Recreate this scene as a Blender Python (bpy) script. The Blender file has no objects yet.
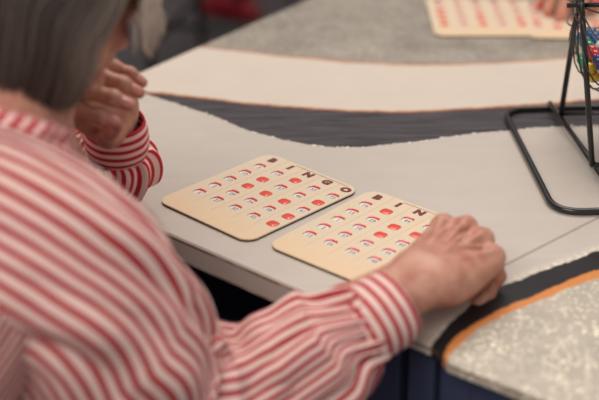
import bpy, bmesh, math, random
import numpy as np
from mathutils import Vector, Matrix, noise
random.seed(7)
rng = np.random.default_rng(7)
R = math.radians
T = 0.74                       # height of the table top above the floor
COL = bpy.context.scene.collection

# ------------------------------------------------------------------ materials
def srgb(r, g, b):
    f = lambda c: (c/255/12.92) if c/255 <= .04045 else ((c/255+.055)/1.055)**2.4
    return (f(r), f(g), f(b), 1)

class NT:
    """small node-tree helper"""
    def __init__(s, name):
        s.m = bpy.data.materials.new(name); s.m.use_nodes = True
        s.t = s.m.node_tree; s.b = s.t.nodes['Principled BSDF']
    def n(s, kind, **kw):
        o = s.t.nodes.new(kind)
        for k, v in kw.items(): setattr(o, k, v)
        return o
    def l(s, a, b): s.t.links.new(a, b)
    def val(s, sock, v):
        if hasattr(v, 'is_output') or isinstance(v, bpy.types.NodeSocket): s.l(v, sock)
        else: sock.default_value = v
    def math(s, op, a, b=0.0, c=0.0, clamp=False):
        o = s.n('ShaderNodeMath', operation=op, use_clamp=clamp)
        s.val(o.inputs[0], a); s.val(o.inputs[1], b); s.val(o.inputs[2], c)
        return o.outputs[0]
    def mix(s, f, a, b):
        o = s.n('ShaderNodeMix', data_type='RGBA')
        s.val(o.inputs[0], f); s.val(o.inputs[6], a); s.val(o.inputs[7], b)
        return o.outputs[2]
    def mapr(s, v, a, b, c=0.0, d=1.0):
        o = s.n('ShaderNodeMapRange'); s.val(o.inputs[0], v)
        for i, x in enumerate((a, b, c, d)): o.inputs[i+1].default_value = x
        return o.outputs[0]
    def noise(s, vec, scale, detail=3, rough=.5, dist=0.0):
        o = s.n('ShaderNodeTexNoise'); o.inputs['Scale'].default_value = scale
        o.inputs['Detail'].default_value = detail; o.inputs['Roughness'].default_value = rough
        o.inputs['Distortion'].default_value = dist
        if vec is not None: s.l(vec, o.inputs['Vector'])
        return o.outputs['Fac']
    def bump(s, h, strength, dist=.001):
        o = s.n('ShaderNodeBump'); o.inputs['Strength'].default_value = strength
        o.inputs['Distance'].default_value = dist; s.l(h, o.inputs['Height'])
        s.l(o.outputs[0], s.b.inputs['Normal'])
    def P(s, **kw):
        for k, v in kw.items(): s.val(s.b.inputs[k.replace('_', ' ')], v)

def simple(name, col, rough=.5, metal=0, var=.06, scale=60, bump=0, coat=0, spec=.5):
    t = NT(name); tc = t.n('ShaderNodeTexCoord').outputs['Object']
    n = t.noise(tc, scale, 3)
    c2 = tuple(min(1, c*(1-var*2.2)) for c in col[:3])+(1,)
    c1 = tuple(min(1, c*(1+var)) for c in col[:3])+(1,)
    t.P(Base_Color=t.mix(n, c2, c1), Roughness=rough, Metallic=metal)
    t.b.inputs['Coat Weight'].default_value = coat
    t.b.inputs['Specular IOR Level'].default_value = spec
    if bump: t.bump(n, bump)
    return t.m

# ------------------------------------------------------------------ objects
def tag(o, label=None, cat=None, group=None, kind=None):
    if label: o['label'] = label
    if cat: o['category'] = cat
    if group: o['group'] = group
    if kind: o['kind'] = kind
    return o

def empty(name, loc, rz=0):
    o = bpy.data.objects.new(name, None); COL.objects.link(o)
    o.location = loc; o.rotation_euler = (0, 0, rz); o.empty_display_size = .05
    return o

def link(name, me, mats, parent=None, smooth=True, world=True):
    """link a mesh; vertices are given in WORLD space when world=True"""
    o = bpy.data.objects.new(name, me); COL.objects.link(o)
    for m in (mats if isinstance(mats, (list, tuple)) else [mats]): me.materials.append(m)
    if smooth:
        for p in me.polygons: p.use_smooth = True
    if parent is not None:
        o.parent = parent
        if world:
            o.matrix_parent_inverse = Matrix.Identity(4)
            mw = full_matrix(parent)
            me.transform(mw.inverted())
    return o

def full_matrix(o):
    m = Matrix.Translation(o.location) @ o.rotation_euler.to_matrix().to_4x4()
    while o.parent is not None:
        o = o.parent; m = Matrix.Translation(o.location) @ o.rotation_euler.to_matrix().to_4x4() @ m
    return m

def mesh(name, V, F):
    me = bpy.data.meshes.new(name); me.from_pydata([tuple(v) for v in V], [], [tuple(f) for f in F]); me.update()
    return me

def bm_mesh(bm, name='m'):
    me = bpy.data.meshes.new(name); bm.normal_update(); bm.to_mesh(me); bm.free(); return me

def catmull(P, n):
    P = [Vector(p) for p in P]; out = []
    Q = [P[0]*2-P[1]]+P+[P[-1]*2-P[-2]]
    segs = len(P)-1
    for i in range(n):
        x = i/(n-1)*segs; k = min(int(x), segs-1); t = x-k
        a, b, c, d = Q[k], Q[k+1], Q[k+2], Q[k+3]
        out.append(.5*((2*b)+(c-a)*t+(2*a-5*b+4*c-d)*t*t+(3*b-a-3*c+d)*t**3))
    return out

def catmull1(vals, n):
    return [v.x for v in catmull([(a, 0, 0) for a in vals], n)]

def tube(path, rad, seg=12, closed=False, cap=True):
    """swept round tube, returns (V, F)"""
    P = [Vector(p) for p in path]; n = len(P)
    rad = rad if isinstance(rad, (list, tuple)) else [rad]*n
    V, F = [], []
    t0 = (P[1]-P[0]).normalized(); up = Vector((0, 0, 1)) if abs(t0.z) < .9 else Vector((1, 0, 0))
    x = t0.cross(up).normalized()
    for i in range(n):
        if closed: t = (P[(i+1) % n]-P[i-1]).normalized()
        else: t = (P[min(i+1, n-1)]-P[max(i-1, 0)]).normalized()
        x = (x-t*x.dot(t)).normalized(); y = t.cross(x)
        for k in range(seg):
            a = 2*math.pi*k/seg; V.append(P[i]+(x*math.cos(a)+y*math.sin(a))*rad[i])
    for i in range(n if closed else n-1):
        j = (i+1) % n
        for k in range(seg):
            l = (k+1) % seg; F.append((i*seg+k, i*seg+l, j*seg+l, j*seg+k))
    if cap and not closed:
        F.append(tuple(range(seg))[::-1]); F.append(tuple((n-1)*seg+k for k in range(seg)))
    return V, F

def join(parts):
    V, F = [], []
    for v, f in parts:
        o = len(V); V += list(v); F += [tuple(i+o for i in q) for q in f]
    return V, F

def rounded_path(pts, r, n=8, closed=False):
    P = [Vector(p) for p in pts]; out = []
    N = len(P)
    for i in range(N):
        if not closed and i in (0, N-1): out.append(P[i]); continue
        a, b, c = P[i-1], P[i], P[(i+1) % N]
        u = (a-b).normalized(); v = (c-b).normalized()
        ang = u.angle(v); d = min(r/math.tan(ang/2), (a-b).length*.48, (c-b).length*.48)
        p0, p1 = b+u*d, b+v*d
        for k in range(n+1):
            t = k/n; out.append(p0*(1-t)**2+b*2*t*(1-t)+p1*t*t)
    return out

def box_bm(bm, c, s, rz=0, bev=0.0):
    g = bmesh.ops.create_cube(bm, size=1)
    M = Matrix.Translation(c) @ Matrix.Rotation(rz, 4, 'Z') @ Matrix.Diagonal((s[0], s[1], s[2], 1))
    bmesh.ops.transform(bm, matrix=M, verts=g['verts'])
    if bev:
        es = {e for v in g['verts'] for e in v.link_edges}
        bmesh.ops.bevel(bm, geom=list(es), offset=bev, segments=2, affect='EDGES', profile=.5)

# ------------------------------------------------------------------ implicit surfaces (bodies)
def sdf_mesh(prims, lo, hi, h, cut=None):
    """prims: list of (kind, params, k). Smooth union in order; surface nets."""
    lo = np.array(lo, float); hi = np.array(hi, float)
    n = np.ceil((hi-lo)/h).astype(int)+1
    X, Y, Z = np.meshgrid(*[(lo[i]+h*np.arange(n[i])).astype(np.float32) for i in range(3)], indexing='ij')
    F = np.full(X.shape, 1.0, np.float32)
    for pr in prims:
        kind, q, k = pr[0], pr[1], pr[2]
        if kind == 'cone':
            a, b, ra, rb = np.array(q[0], float), np.array(q[1], float), q[2], q[3]
            ab = b-a; L = float(ab@ab)+1e-12
            m = max(ra, rb)+.03
            bl, bh = np.minimum(a, b)-m, np.maximum(a, b)+m
        else:
            c, r = np.array(q[0], float), np.array(q[1], float)
            m = max(r)+.03; bl, bh = c-m, c+m
        i0 = np.clip(((bl-lo)/h).astype(int), 0, n-1); i1 = np.clip(((bh-lo)/h).astype(int)+2, 0, n)
        if (i1 <= i0).any(): continue
        sl = tuple(slice(i0[j], i1[j]) for j in range(3))
        x, y, z = X[sl], Y[sl], Z[sl]
        if kind == 'cone':
            px, py, pz = x-a[0], y-a[1], z-a[2]
            t = np.clip((px*ab[0]+py*ab[1]+pz*ab[2])/L, 0, 1)
            d = np.sqrt((px-t*ab[0])**2+(py-t*ab[1])**2+(pz-t*ab[2])**2)-(ra+(rb-ra)*t)
        else:
            M = q[2] if len(q) > 2 else None
            px, py, pz = x-c[0], y-c[1], z-c[2]
            if M is not None:
                px, py, pz = (M[0][0]*px+M[1][0]*py+M[2][0]*pz, M[0][1]*px+M[1][1]*py+M[2][1]*pz, M[0][2]*px+M[1][2]*py+M[2][2]*pz)
            k0 = np.sqrt((px/r[0])**2+(py/r[1])**2+(pz/r[2])**2)
            k1 = np.sqrt((px/r[0]**2)**2+(py/r[1]**2)**2+(pz/r[2]**2)**2)+1e-6
            d = k0*(k0-1)/k1
        f = F[sl]
        if len(pr) > 3 and pr[3] == 'sub':
            hh = np.clip(.5-.5*(f+d)/k, 0, 1); F[sl] = f*(1-hh)+(-d)*hh+k*hh*(1-hh)
        else:
            hh = np.clip(.5+.5*(d-f)/k, 0, 1); F[sl] = d*(1-hh)+f*hh-k*hh*(1-hh)
    ins = F < 0
    nx, ny, nz = F.shape
    def corner(A, i, j, k): return A[i:nx-1+i, j:ny-1+j, k:nz-1+k]
    cnt = sum(corner(ins, i, j, k).astype(np.int8) for i in (0, 1) for j in (0, 1) for k in (0, 1))
    act = (cnt > 0) & (cnt < 8)
    idx = -np.ones(act.shape, np.int64); ids = np.argwhere(act); idx[act] = np.arange(len(ids))
    acc = np.zeros((len(ids), 3)); num = np.zeros(len(ids))
    I, J, K = ids.T
    C = [(i, j, k) for i in (0, 1) for j in (0, 1) for k in (0, 1)]
    for a in C:
        for ax in range(3):
            if a[ax]: continue
            b = list(a); b[ax] = 1
            fa = F[I+a[0], J+a[1], K+a[2]]; fb = F[I+b[0], J+b[1], K+b[2]]
            m = (fa < 0) != (fb < 0)
            t = np.where(m, fa/np.where(m, fa-fb, 1), 0)
            pt = np.tile(np.array(a, float), (len(ids), 1)); pt[:, ax] += t
            acc[m] += pt[m]; num[m] += 1
    V = lo+h*(ids+acc/num[:, None])
    Q = []
    for ax in range(3):
        b, c = [(1, 2), (2, 0), (0, 1)][ax]
        sl0 = [slice(None)]*3; sl1 = [slice(None)]*3
        sl0[ax] = slice(0, -1); sl1[ax] = slice(1, None)
        A, B = ins[tuple(sl0)], ins[tuple(sl1)]
        e = np.argwhere(A != B)
        e = e[(e[:, b] > 0) & (e[:, c] > 0) & (e[:, b] < F.shape[b]-1) & (e[:, c] < F.shape[c]-1)]
        def cell(db, dc):
            g = e.copy(); g[:, b] += db; g[:, c] += dc; return idx[g[:, 0], g[:, 1], g[:, 2]]
        q = np.stack([cell(-1, -1), cell(0, -1), cell(0, 0), cell(-1, 0)], 1)
        fl = A[e[:, 0], e[:, 1], e[:, 2]]
        q[~fl] = q[~fl][:, ::-1]
        Q.append(q)
    Q = np.concatenate(Q); Q = Q[(Q >= 0).all(1)]
    return V, Q

def frame(fwd, up):
    y = Vector(fwd).normalized(); z = (Vector(up)-y*Vector(up).dot(y)).normalized(); x = y.cross(z)
    return Matrix((x, y, z)).transposed()

# ------------------------------------------------------------------ hands
def hand_prims(side, curls, spread, thumb, elbow, scale=1.0, veins=True):
    """local frame: wrist at origin, +Y to the fingers, +Z back of the hand; side=+1 puts the thumb on -X (right hand)."""
    s = side; P = []; nails = []
    mc = [(-.029, .083, .002), (-.009, .089, .006), (.011, .085, .004), (.029, .075, -.002)]
    ph = [(.041, .024, .019), (.046, .028, .020), (.042, .026, .020), (.033, .019, .017)]
    rr = [(.0098, .0088, .0080, .0066), (.0100, .0090, .0082, .0068), (.0096, .0086, .0078, .0064), (.0088, .0076, .0070, .0058)]
    X = lambda v: (v[0]*s*scale, v[1]*scale, v[2]*scale)
    # forearm and wrist
    el = Vector(elbow)
    for off in (-.010, .010):
        P.append(('cone', (X((off, 0, 0)), (el.x+off*1.6, el.y, el.z), 0.0175*scale, .029*scale), .012))
    P.append(('ell', (X((0, .002, 0)), (.027*scale, .022*scale, .0185*scale)), .012))
    # palm
    for i, m in enumerate(mc):
        b = (-.017+.0115*i, .010, -.002)
        P.append(('cone', (X(b), X((m[0], m[1]-.004, m[2]-.006)), .0165*scale, .0115*scale), .012))
        P.append(('cone', (X(m), X(m), .0112*scale, .0112*scale), .006))
        P.append(('cone', (X((b[0]*.7, .02, .0135)), X((m[0], m[1]-.006, m[2]+.0085)), .0022*scale, .0028*scale), .006))
    P.append(('ell', (X((.024, .035, -.010)), (.013*scale, .032*scale, .014*scale)), .012))
    # fingers
    for i, m in enumerate(mc):
        p = Vector(m); ang = 0.0
        sp = spread[i]
        for j in range(3):
            ang += R(curls[i][j])
            d = Vector((math.sin(sp)*math.cos(ang), math.cos(sp)*math.cos(ang), -math.sin(ang)))
            q = p+d*ph[i][j]
            P.append(('cone', (X(p), X(q), rr[i][j]*scale, rr[i][j+1]*scale), .0035))
            if j < 2:   # knuckle bulge
                P.append(('cone', (X(q), X(q), rr[i][j+1]*scale*1.09, rr[i][j+1]*scale*1.09), .003))
            if j == 2:
                nrm = Vector((0, math.sin(ang), math.cos(ang)))
                nails.append((Vector(X(q-d*.006+nrm*(rr[i][3]*.80))), Vector((d.x*s, d.y, d.z)), Vector(nrm), rr[i][3]*scale))
            p = q
    # thumb: leaves the side of the palm near its base
    c0 = Vector((-.016, .014, -.008)); pts = [c0]
    for d, L in zip(thumb, (.042, .031, .024)):
        pts.append(pts[-1]+Vector(d).normalized()*L)
    tr = (.0145, .0108, .0094, .0074)
    for j in range(3):
        P.append(('cone', (X(pts[j]), X(pts[j+1]), tr[j]*scale, tr[j+1]*scale), .010 if j == 0 else .004))
    d = (pts[3]-pts[2]).normalized(); nrm = Vector((-.7, 0, .7)); nrm = (nrm-d*nrm.dot(d)).normalized()
    q = pts[3]
    nails.append((Vector(X(q-d*.007+nrm*(tr[3]*.80))), Vector((d.x*s, d.y, d.z)), Vector((nrm.x*s, nrm.y, nrm.z)), tr[3]*scale*1.1))
    if veins:
        for a, b in (((-.012, .012, .0165), (-.018, .062, .0125)), ((.004, .010, .0165), (.001, .058, .0165)), ((.001, .035, .0165), (.020, .064, .0115)), ((-.018, .062, .0125), (-.004, .078, .0150))):
            P.append(('cone', (X(a), X(b), .0016*scale, .0016*scale), .003))
    return P, nails

def nail_mesh(nl, M):
    """thin curved plate lying on the finger tip"""
    c, d, n, r = nl
    x = d.cross(n).normalized(); V = []; F = []
    nu, nv = 9, 9
    for a in range(nu):
        for b in range(nv):
            u = -1+2*a/(nu-1); v = -1+2*b/(nv-1)
            k = math.sqrt(max(0, 1-.5*v*v)); uu = u*k; vv = v*math.sqrt(max(0, 1-.5*u*u))
            p = c+x*uu*r*.78+d*vv*r*1.05+n*(r*.40-(uu*uu)*r*.40-(vv*vv)*r*.10)
            V.append(M @ p)
    for a in range(nu-1):
        for b in range(nv-1):
            F.append((a*nv+b, a*nv+b+1, (a+1)*nv+b+1, (a+1)*nv+b))
    me = mesh('nail', V, F)
    bm = bmesh.new(); bm.from_mesh(me)
    bmesh.ops.solidify(bm, geom=bm.faces[:], thickness=.0006)
    bm.to_mesh(me); bm.free(); return me

def bounds(prims, pad=.006):
    lo = np.full(3, 9.); hi = -lo
    for pr in prims:
        q = pr[1]
        if pr[0] == 'cone':
            for p, r in ((q[0], q[2]), (q[1], q[3])): lo = np.minimum(lo, np.array(p)-r); hi = np.maximum(hi, np.array(p)+r)
        else:
            r = max(q[1]) if len(q) > 2 else np.array(q[1])
            lo = np.minimum(lo, np.array(q[0])-r); hi = np.maximum(hi, np.array(q[0])+r)
    return lo-pad, hi+pad

def build_hand(side, wrist, fwd, dorsal, curls, spread, thumb, elbow_w, h=.0014, scale=1.0, veins=True):
    """elbow_w in world; returns (V,F) in world and nails"""
    Mr = frame(fwd, dorsal); M = Matrix.Translation(wrist) @ Mr.to_4x4()
    el = M.inverted() @ Vector(elbow_w)
    P, nails = hand_prims(side, curls, spread, thumb, el, scale, veins)
    lo, hi = bounds(P)
    lo = np.maximum(lo, (-.25, -.16, -.25)); hi = np.minimum(hi, (.25, .3, .25))
    V, F = sdf_mesh(P, lo, hi, h)
    A = np.array(M)
    V = V@A[:3, :3].T+A[:3, 3]
    return (V, F), nails, M

# ------------------------------------------------------------------ skin, cloth, hair materials
def skin_mat(name, col, red):
    t = NT(name); tc = t.n('ShaderNodeTexCoord').outputs['Object']
    n1 = t.noise(tc, 55, 4, .55); n2 = t.noise(tc, 420, 3, .6)
    c = t.mix(t.mapr(n1, .35, .68), col, red)
    t.P(Base_Color=c, Roughness=.46)
    t.b.inputs['Subsurface Weight'].default_value = .12
    t.b.inputs['Subsurface Radius'].default_value = (.006, .0025, .0015)
    t.b.inputs['Subsurface Scale'].default_value = 1.0
    v = t.n('ShaderNodeTexVoronoi'); v.inputs['Scale'].default_value = 330; t.l(tc, v.inputs['Vector'])
    hsum = t.math('ADD', t.math('MULTIPLY', n2, .7), t.math('MULTIPLY', v.outputs['Distance'], .5))
    hsum = t.math('ADD', hsum, t.math('MULTIPLY', n1, 1.6))
    t.bump(hsum, .5, .0012)
    return t.m

def stripe_mat(name, white, red, duty, soft=.06):
    t = NT(name); uv = t.n('ShaderNodeUVMap'); uv.uv_map = 'stripe'
    sp = t.n('ShaderNodeSeparateXYZ'); t.l(uv.outputs[0], sp.inputs[0])
    tc = t.n('ShaderNodeTexCoord').outputs['Object']
    wob = t.math('MULTIPLY', t.math('SUBTRACT', t.noise(tc, 30, 2), .5), .10)
    f = t.math('FRACT', t.math('ADD', sp.outputs[0], wob))
    d = t.math('ABSOLUTE', t.math('SUBTRACT', f, .5))
    m = t.mapr(d, duty/2-soft/2, duty/2+soft/2, 1, 0)
    weave = t.noise(tc, 900, 2)
    c = t.mix(m, white, red)
    c = t.mix(t.math('MULTIPLY', weave, .12), c, srgb(120, 70, 70))
    t.P(Base_Color=c, Roughness=.82)
    t.b.inputs['Sheen Weight'].default_value = .06
    t.b.inputs['Specular IOR Level'].default_value = .2
    t.bump(t.math('ADD', weave, t.math('MULTIPLY', t.noise(tc, 90, 3), 2.0)), .35, .001)
    return t.m

SKIN = skin_mat('woman_skin', srgb(198, 148, 126), srgb(178, 114, 96))
SKIN2 = skin_mat('far_person_skin', srgb(214, 160, 136), srgb(196, 130, 108))
WHITE = srgb(234, 203, 194); RED = srgb(168, 16, 36)
STRIPE = stripe_mat('red_white_striped_cotton', WHITE, RED, .46)
STRIPE_CUFF = stripe_mat('striped_cuff_cotton', WHITE, srgb(176, 24, 42), .42)
STRIPE_DEEP = stripe_mat('striped_cotton_turned', srgb(242, 205, 198), srgb(190, 30, 48), .50)
NAIL = simple('natural_fingernail', srgb(222, 150, 140), .25, coat=.4, var=.02)
NAIL_RED = simple('coral_red_nail_varnish', srgb(232, 60, 78), .2, coat=.8, var=.02)

# ------------------------------------------------------------------ swept cloth with stripe uv
def cloth_tube(centres, ra, rb, up, rings, seg, stripes, disp=None, along=False, v0=0.0, twist=0.0):
    """loft; stripes run along (count round the tube) or, along=True, around it (count down its length)."""
    C = catmull(centres, rings); A = catmull1(ra, rings); B = catmull1(rb, rings)
    U = catmull(up, rings) if isinstance(up[0], (tuple, list, Vector)) else [Vector(up)]*rings
    V, uv = [], []
    for i in range(rings):
        t = (C[min(i+1, rings-1)]-C[max(i-1, 0)]).normalized()
        y = (U[i]-t*U[i].dot(t)).normalized(); x = y.cross(t)
        v = i/(rings-1)
        for k in range(seg+1):
            u = k/seg; a = 2*math.pi*u
            ca, sa = math.cos(a), math.sin(a)
            r = 1.0; dv = Vector((0, 0, 0))
            p = C[i]+x*ca*A[i]+y*sa*B[i]
            if disp:
                dr = disp(u, v, p); p = p+(x*ca+y*sa).normalized()*dr
            V.append(p); uv.append((stripes*(v+v0) if along else stripes*u+twist*min(v, .5), v))
    F = []
    w = seg+1
    for i in range(rings-1):
        for k in range(seg): F.append((i*w+k, i*w+k+1, (i+1)*w+k+1, (i+1)*w+k))
    # V has a duplicated seam column; weld by index but keep loop uvs
    remap = [i*w+(k % seg) for i in range(rings) for k in range(w)]
    keep = sorted(set(remap)); new = {o: n for n, o in enumerate(keep)}
    V2 = [V[o] for o in keep]
    F2 = [tuple(new[remap[i]] for i in f) for f in F]
    luv = [uv[i] for f in F for i in f]
    return V2, F2, luv

def cloth_object(name, pieces, mats, parent, thick=.0012):
    V, F, L, MI = [], [], [], []
    for (v, f, l, mi) in pieces:
        o = len(V); V += v; F += [tuple(i+o for i in q) for q in f]; L += l; MI += [mi]*len(f)
    me = mesh(name, V, F)
    ul = me.uv_layers.new(name='stripe')
    for i, c in enumerate(L): ul.data[i].uv = c
    for p, m in zip(me.polygons, MI): p.material_index = m
    o = link(name, me, mats, parent)
    if thick:
        s = o.modifiers.new('thickness', 'SOLIDIFY'); s.thickness = thick; s.offset = -1
    return o

def nz(x, y, z, s=1.0): return noise.noise(Vector((x*s, y*s, z*s)))

def sleeve_disp(seed, amp, gather_end=True, elbow=.5, n_g=19, cap=.0):
    def f(u, v, p):
        a = 2*math.pi*u
        cx, cy = math.cos(a), math.sin(a)
        d = amp*1.0*nz(cx*1.1+seed, cy*1.1, v*3.0)
        # long drag folds
        d += amp*.9*(abs(nz(cx*1.6+seed*2, cy*1.6+3, v*2.2+u))*2-.5)*min(1, v*4)
        d += amp*.55*nz(cx*3.2+seed, cy*3.2, v*15)*math.exp(-((v-.36)/.22)**2)
        # creases across the elbow
        e = math.exp(-((v-elbow)/.13)**2)
        d += amp*1.0*e*math.sin(v*58+3.0*nz(cx*1.3, cy*1.3+seed, v*2))*(.45+.55*nz(cx*1.2+5, cy*1.2, 1+seed))
        if gather_end:
            g = max(0, (v-.66)/.34)
            d += .0042*g*(.35+g*.65)*math.sin(a*n_g+2.5*nz(cx*2, cy*2, v*3+seed))*(1-.75*max(0, (v-.93)/.07))
            d += amp*.6*g*nz(cx*2.6, cy*2.6, v*7+seed)
        return d
    return f

# ================================================================== THE WOMAN
woman = empty('person', (.12, -.66, 0))
tag(woman, 'seated woman in a red and white striped blouse with a grey bob haircut', 'person')

# key joints (metres, table plane at T)
def W(x, y, z): return Vector((x, y, z+T))
SH_R, EL_R, WR_R = W(.205, -.455, .13), W(.255, -.365, -.035), W(.362, -.142, .050)
SH_L, EL_L, WR_L = W(-.085, -.395, .13), W(-.081, -.195, .038), W(.002, -.208, .122)
NECK0, HEADC = W(.120, -.425, .178), W(.078, -.365, .300)
body = []
# right hand: relaxed fist lying over the card
curls_r = [(50, 66, 38), (56, 72, 42), (60, 74, 42), (62, 70, 40)]
(hv, hf), nails_r, M_r = build_hand(1, WR_R, (-.16, .985, .04), (.16, -.10, 1), curls_r, (-.05, 0, .03, .08),
                                    [(-.45, .75, -.40), (.05, .90, -.38), (.45, .85, -.15)], EL_R, scale=1.06)
body.append((hv, hf))
# left hand: wrist bent, chin resting on the back of it, fingers falling away towards the table
curls_l = [(46, 52, 26), (52, 52, 28), (56, 54, 30), (60, 56, 30)]
(hv, hf), nails_l, M_l = build_hand(-1, WR_L, (.18, -.60, .62), (-.72, -.50, .28), curls_l, (-.10, -.02, .05, .12),
                                    [(-.35, .80, -.45), (-.05, .80, -.60), (.10, .7, -.7)], EL_L, veins=False, scale=.92)
body.append((hv, hf))
# head and neck
Hm = Matrix.Translation(HEADC) @ Matrix.Rotation(R(-14), 4, 'Z') @ Matrix.Rotation(R(-40), 4, 'X') @ Matrix.Rotation(R(3), 4, 'Y')
nk = Hm.inverted() @ NECK0
def head_prims(nk, s=1.0):
    P = [('ell', ((0, -.012, .030), (.074, .092, .084)), .01),
         ('ell', ((0, .034, -.022), (.058, .052, .080)), .03),
         ('ell', ((0, .052, -.078), (.030, .026, .024)), .03),
         ('ell', ((-.036, .052, -.030), (.022, .020, .024)), .02), ('ell', ((.036, .052, -.030), (.022, .020, .024)), .02),
         ('cone', ((-.050, .0, -.060), (-.018, .056, -.090), .016, .014), .02), ('cone', ((.050, .0, -.060), (.018, .056, -.090), .016, .014), .02),
         ('cone', ((-.040, .074, .026), (.040, .074, .026), .010, .010), .014),
         ('ell', ((-.031, .090, .006), (.017, .014, .012)), .010, 'sub'), ('ell', ((.031, .090, .006), (.017, .014, .012)), .010, 'sub'),
         ('ell', ((-.031, .0745, .005), (.0135, .0125, .0115)), .003), ('ell', ((.031, .0745, .005), (.0135, .0125, .0115)), .003),
         ('cone', ((0, .083, .014), (0, .103, -.022), .006, .009), .010),
         ('ell', ((-.010, .094, -.026), (.007, .008, .006)), .005), ('ell', ((.010, .094, -.026), (.007, .008, .006)), .005),
         ('ell', ((0, .085, -.046), (.022, .009, .0045)), .004), ('ell', ((0, .083, -.054), (.019, .009, .005)), .004),
         ('ell', ((-.074, -.006, -.012), (.009, .018, .030)), .006), ('ell', ((.074, -.006, -.012), (.009, .018, .030)), .006),
         ('ell', ((-.081, .000, -.010), (.005, .009, .017)), .004, 'sub'), ('ell', ((.081, .000, -.010), (.005, .009, .017)), .004, 'sub'),
         ('cone', ((0, -.022, -.035), tuple(nk), .052, .055), .025),
         ('cone', ((0, .022, -.070), tuple(Vector(nk)+Vector((0, .045, .006))), .034, .042), .025)]
    return P
P = head_prims(nk); lo, hi = bounds(P)
v, f = sdf_mesh(P, lo, hi, .0028); A = np.array(Hm); body.append((v@A[:3, :3].T+A[:3, 3], f))
# trunk, upper arms and legs (inside the clothes)
HIP = W(.11, -.80, -.20)
def cn(a, b, ra, rb, k=.03): return ('cone', (tuple(a), tuple(b), ra, rb), k)
P = [('ell', (tuple(HIP), (.165, .13, .12)), .03), cn(HIP+Vector((0, .00, .08)), W(.11, -.64, .00), .10, .095), cn(W(.11, -.64, .00), W(.115, -.53, .09), .095, .075),
     cn(W(-.01, -.48, .10), W(.18, -.485, .11), .048, .048), cn(W(.18, -.475, .12), SH_R, .045, .045), cn(SH_R, EL_R, .045, .036), cn(SH_L, EL_L, .040, .030), cn(W(-.01, -.47, .11), SH_L, .045, .040),
     cn(NECK0, W(.118, -.49, .11), .045, .05)]
v, f = sdf_mesh(P, *bounds(P), .009); body.append((v, f))
P = []
for sx, kx in ((-.095, -.02), (.095, .27)):
    kn = W(kx, -.36, -.225); an = W(kx+(.03 if sx > 0 else -.03), -.40, -.655)
    P += [cn(HIP+Vector((sx, 0, -.02)), kn, .078, .055, .02), cn(kn, an, .052, .034, .015)]
v, f = sdf_mesh(P, *bounds(P), .010); legs = (v, f)
def merged(parts):
    V = np.concatenate([p[0] for p in parts]); o = 0; F = []
    for p in parts: F += (np.array(p[1])+o).tolist(); o += len(p[0])
    return mesh('body', V.tolist(), F)
bo = link('body', merged(body), SKIN, woman)
for nl in nails_r: link('fingernail', nail_mesh(nl, M_r), NAIL, woman)
for nl in nails_l: link('fingernail', nail_mesh(nl, M_l), NAIL, woman)
NAVYCLOTH = simple('dark_trouser_cloth', srgb(38, 38, 48), .9, bump=.2)
# trousers: legs plus hips a little larger than the body
P2 = [('ell', (tuple(HIP+Vector((0, 0, -.02))), (.178, .142, .115)), .03)]
for pr in P: P2.append(('cone', (pr[1][0], pr[1][1], pr[1][2]+.012, pr[1][3]+.014), .02))
v, f = sdf_mesh(P2, *bounds(P2), .009); link('trousers', merged([(v, f)]), NAVYCLOTH, woman)
SHOE = simple('black_shoe_leather', srgb(25, 24, 26), .4)
for kx, sg in ((-.05, 0), (.30, 0)):
    a = Vector((kx, -.42, .045)); P = [('ell', ((kx, -.40, .045), (.042, .05, .045)), .02), cn((kx, -.38, .04), (kx, -.27, .033), .036, .030, .02), cn((kx, -.44, .03), (kx, -.26, .020), .030, .020, .01)]
    v, f = sdf_mesh(P, *bounds(P), .005); v[:, 2] = np.maximum(v[:, 2], .001); link('shoe', merged([(v, f)]), SHOE, woman)

# ---- blouse
def torso_disp(u, v, p):
    a = 2*math.pi*u; c, s = math.cos(a), math.sin(a)
    return .008*nz(c*1.5, s*1.5, v*3)+.006*(abs(nz(c*3, s*3+4, v*4+u*2))*2-.4)*(1-.6*v)
torso = cloth_tube([W(.11, -.835, -.27), W(.11, -.79, -.14), W(.11, -.69, -.03), W(.11, -.590, .065), W(.112, -.52, .115), W(.115, -.468, .150), W(.118, -.436, .180), W(.119, -.426, .198)],
                   [.20, .186, .166, .160, .150, .132, .088, .062], [.152, .145, .138, .134, .122, .104, .074, .058],
                   [(0, -.5, 1)]*8, 90, 128, 100, torso_disp)
sl_r = cloth_tube([W(.092, -.540, .140), W(.158, -.490, .146), W(.208, -.448, .112), W(.234, -.415, .048), W(.250, -.376, -.020), W(.280, -.320, -.036), W(.310, -.272, -.020), W(.336, -.236, .004), W(.3480, -.220, .0215), W(.3540, -.206, .0280)],
                  [.095, .098, .097, .090, .080, .068, .061, .054, .0390, .033], [.090, .094, .093, .090, .082, .066, .060, .054, .0370, .031],
                  (-.25, .35, 1), 170, 220, 42, sleeve_disp(2.3, .0105, elbow=.50), twist=-15)
sl_l = cloth_tube([W(.01, -.475, .105), W(-.055, -.425, .115), W(-.105, -.34, .085), W(-.118, -.26, .045), W(-.084, -.190, .046), W(-.046, -.190, .054), W(-.016, -.198, .070), W(-.006, -.204, .092)],
                  [.066, .078, .078, .070, .052, .050, .046, .031], [.066, .078, .076, .064, .047, .048, .046, .031],
                  [(-.3, .6, .7), (-.3, .6, .7), (-.3, .6, .7), (-.2, .3, 1), (-.6, .8, .6), (-.6, .8, .2), (-.3, 1, -.2), (-.2, 1, -.3)], 140, 180, 25, sleeve_disp(7.1, .0065, elbow=.62, n_g=11))
blouse = cloth_object('blouse', [(*torso, 0), (*sl_r, 0), (*sl_l, 1)], [STRIPE, STRIPE_DEEP], woman)
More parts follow.
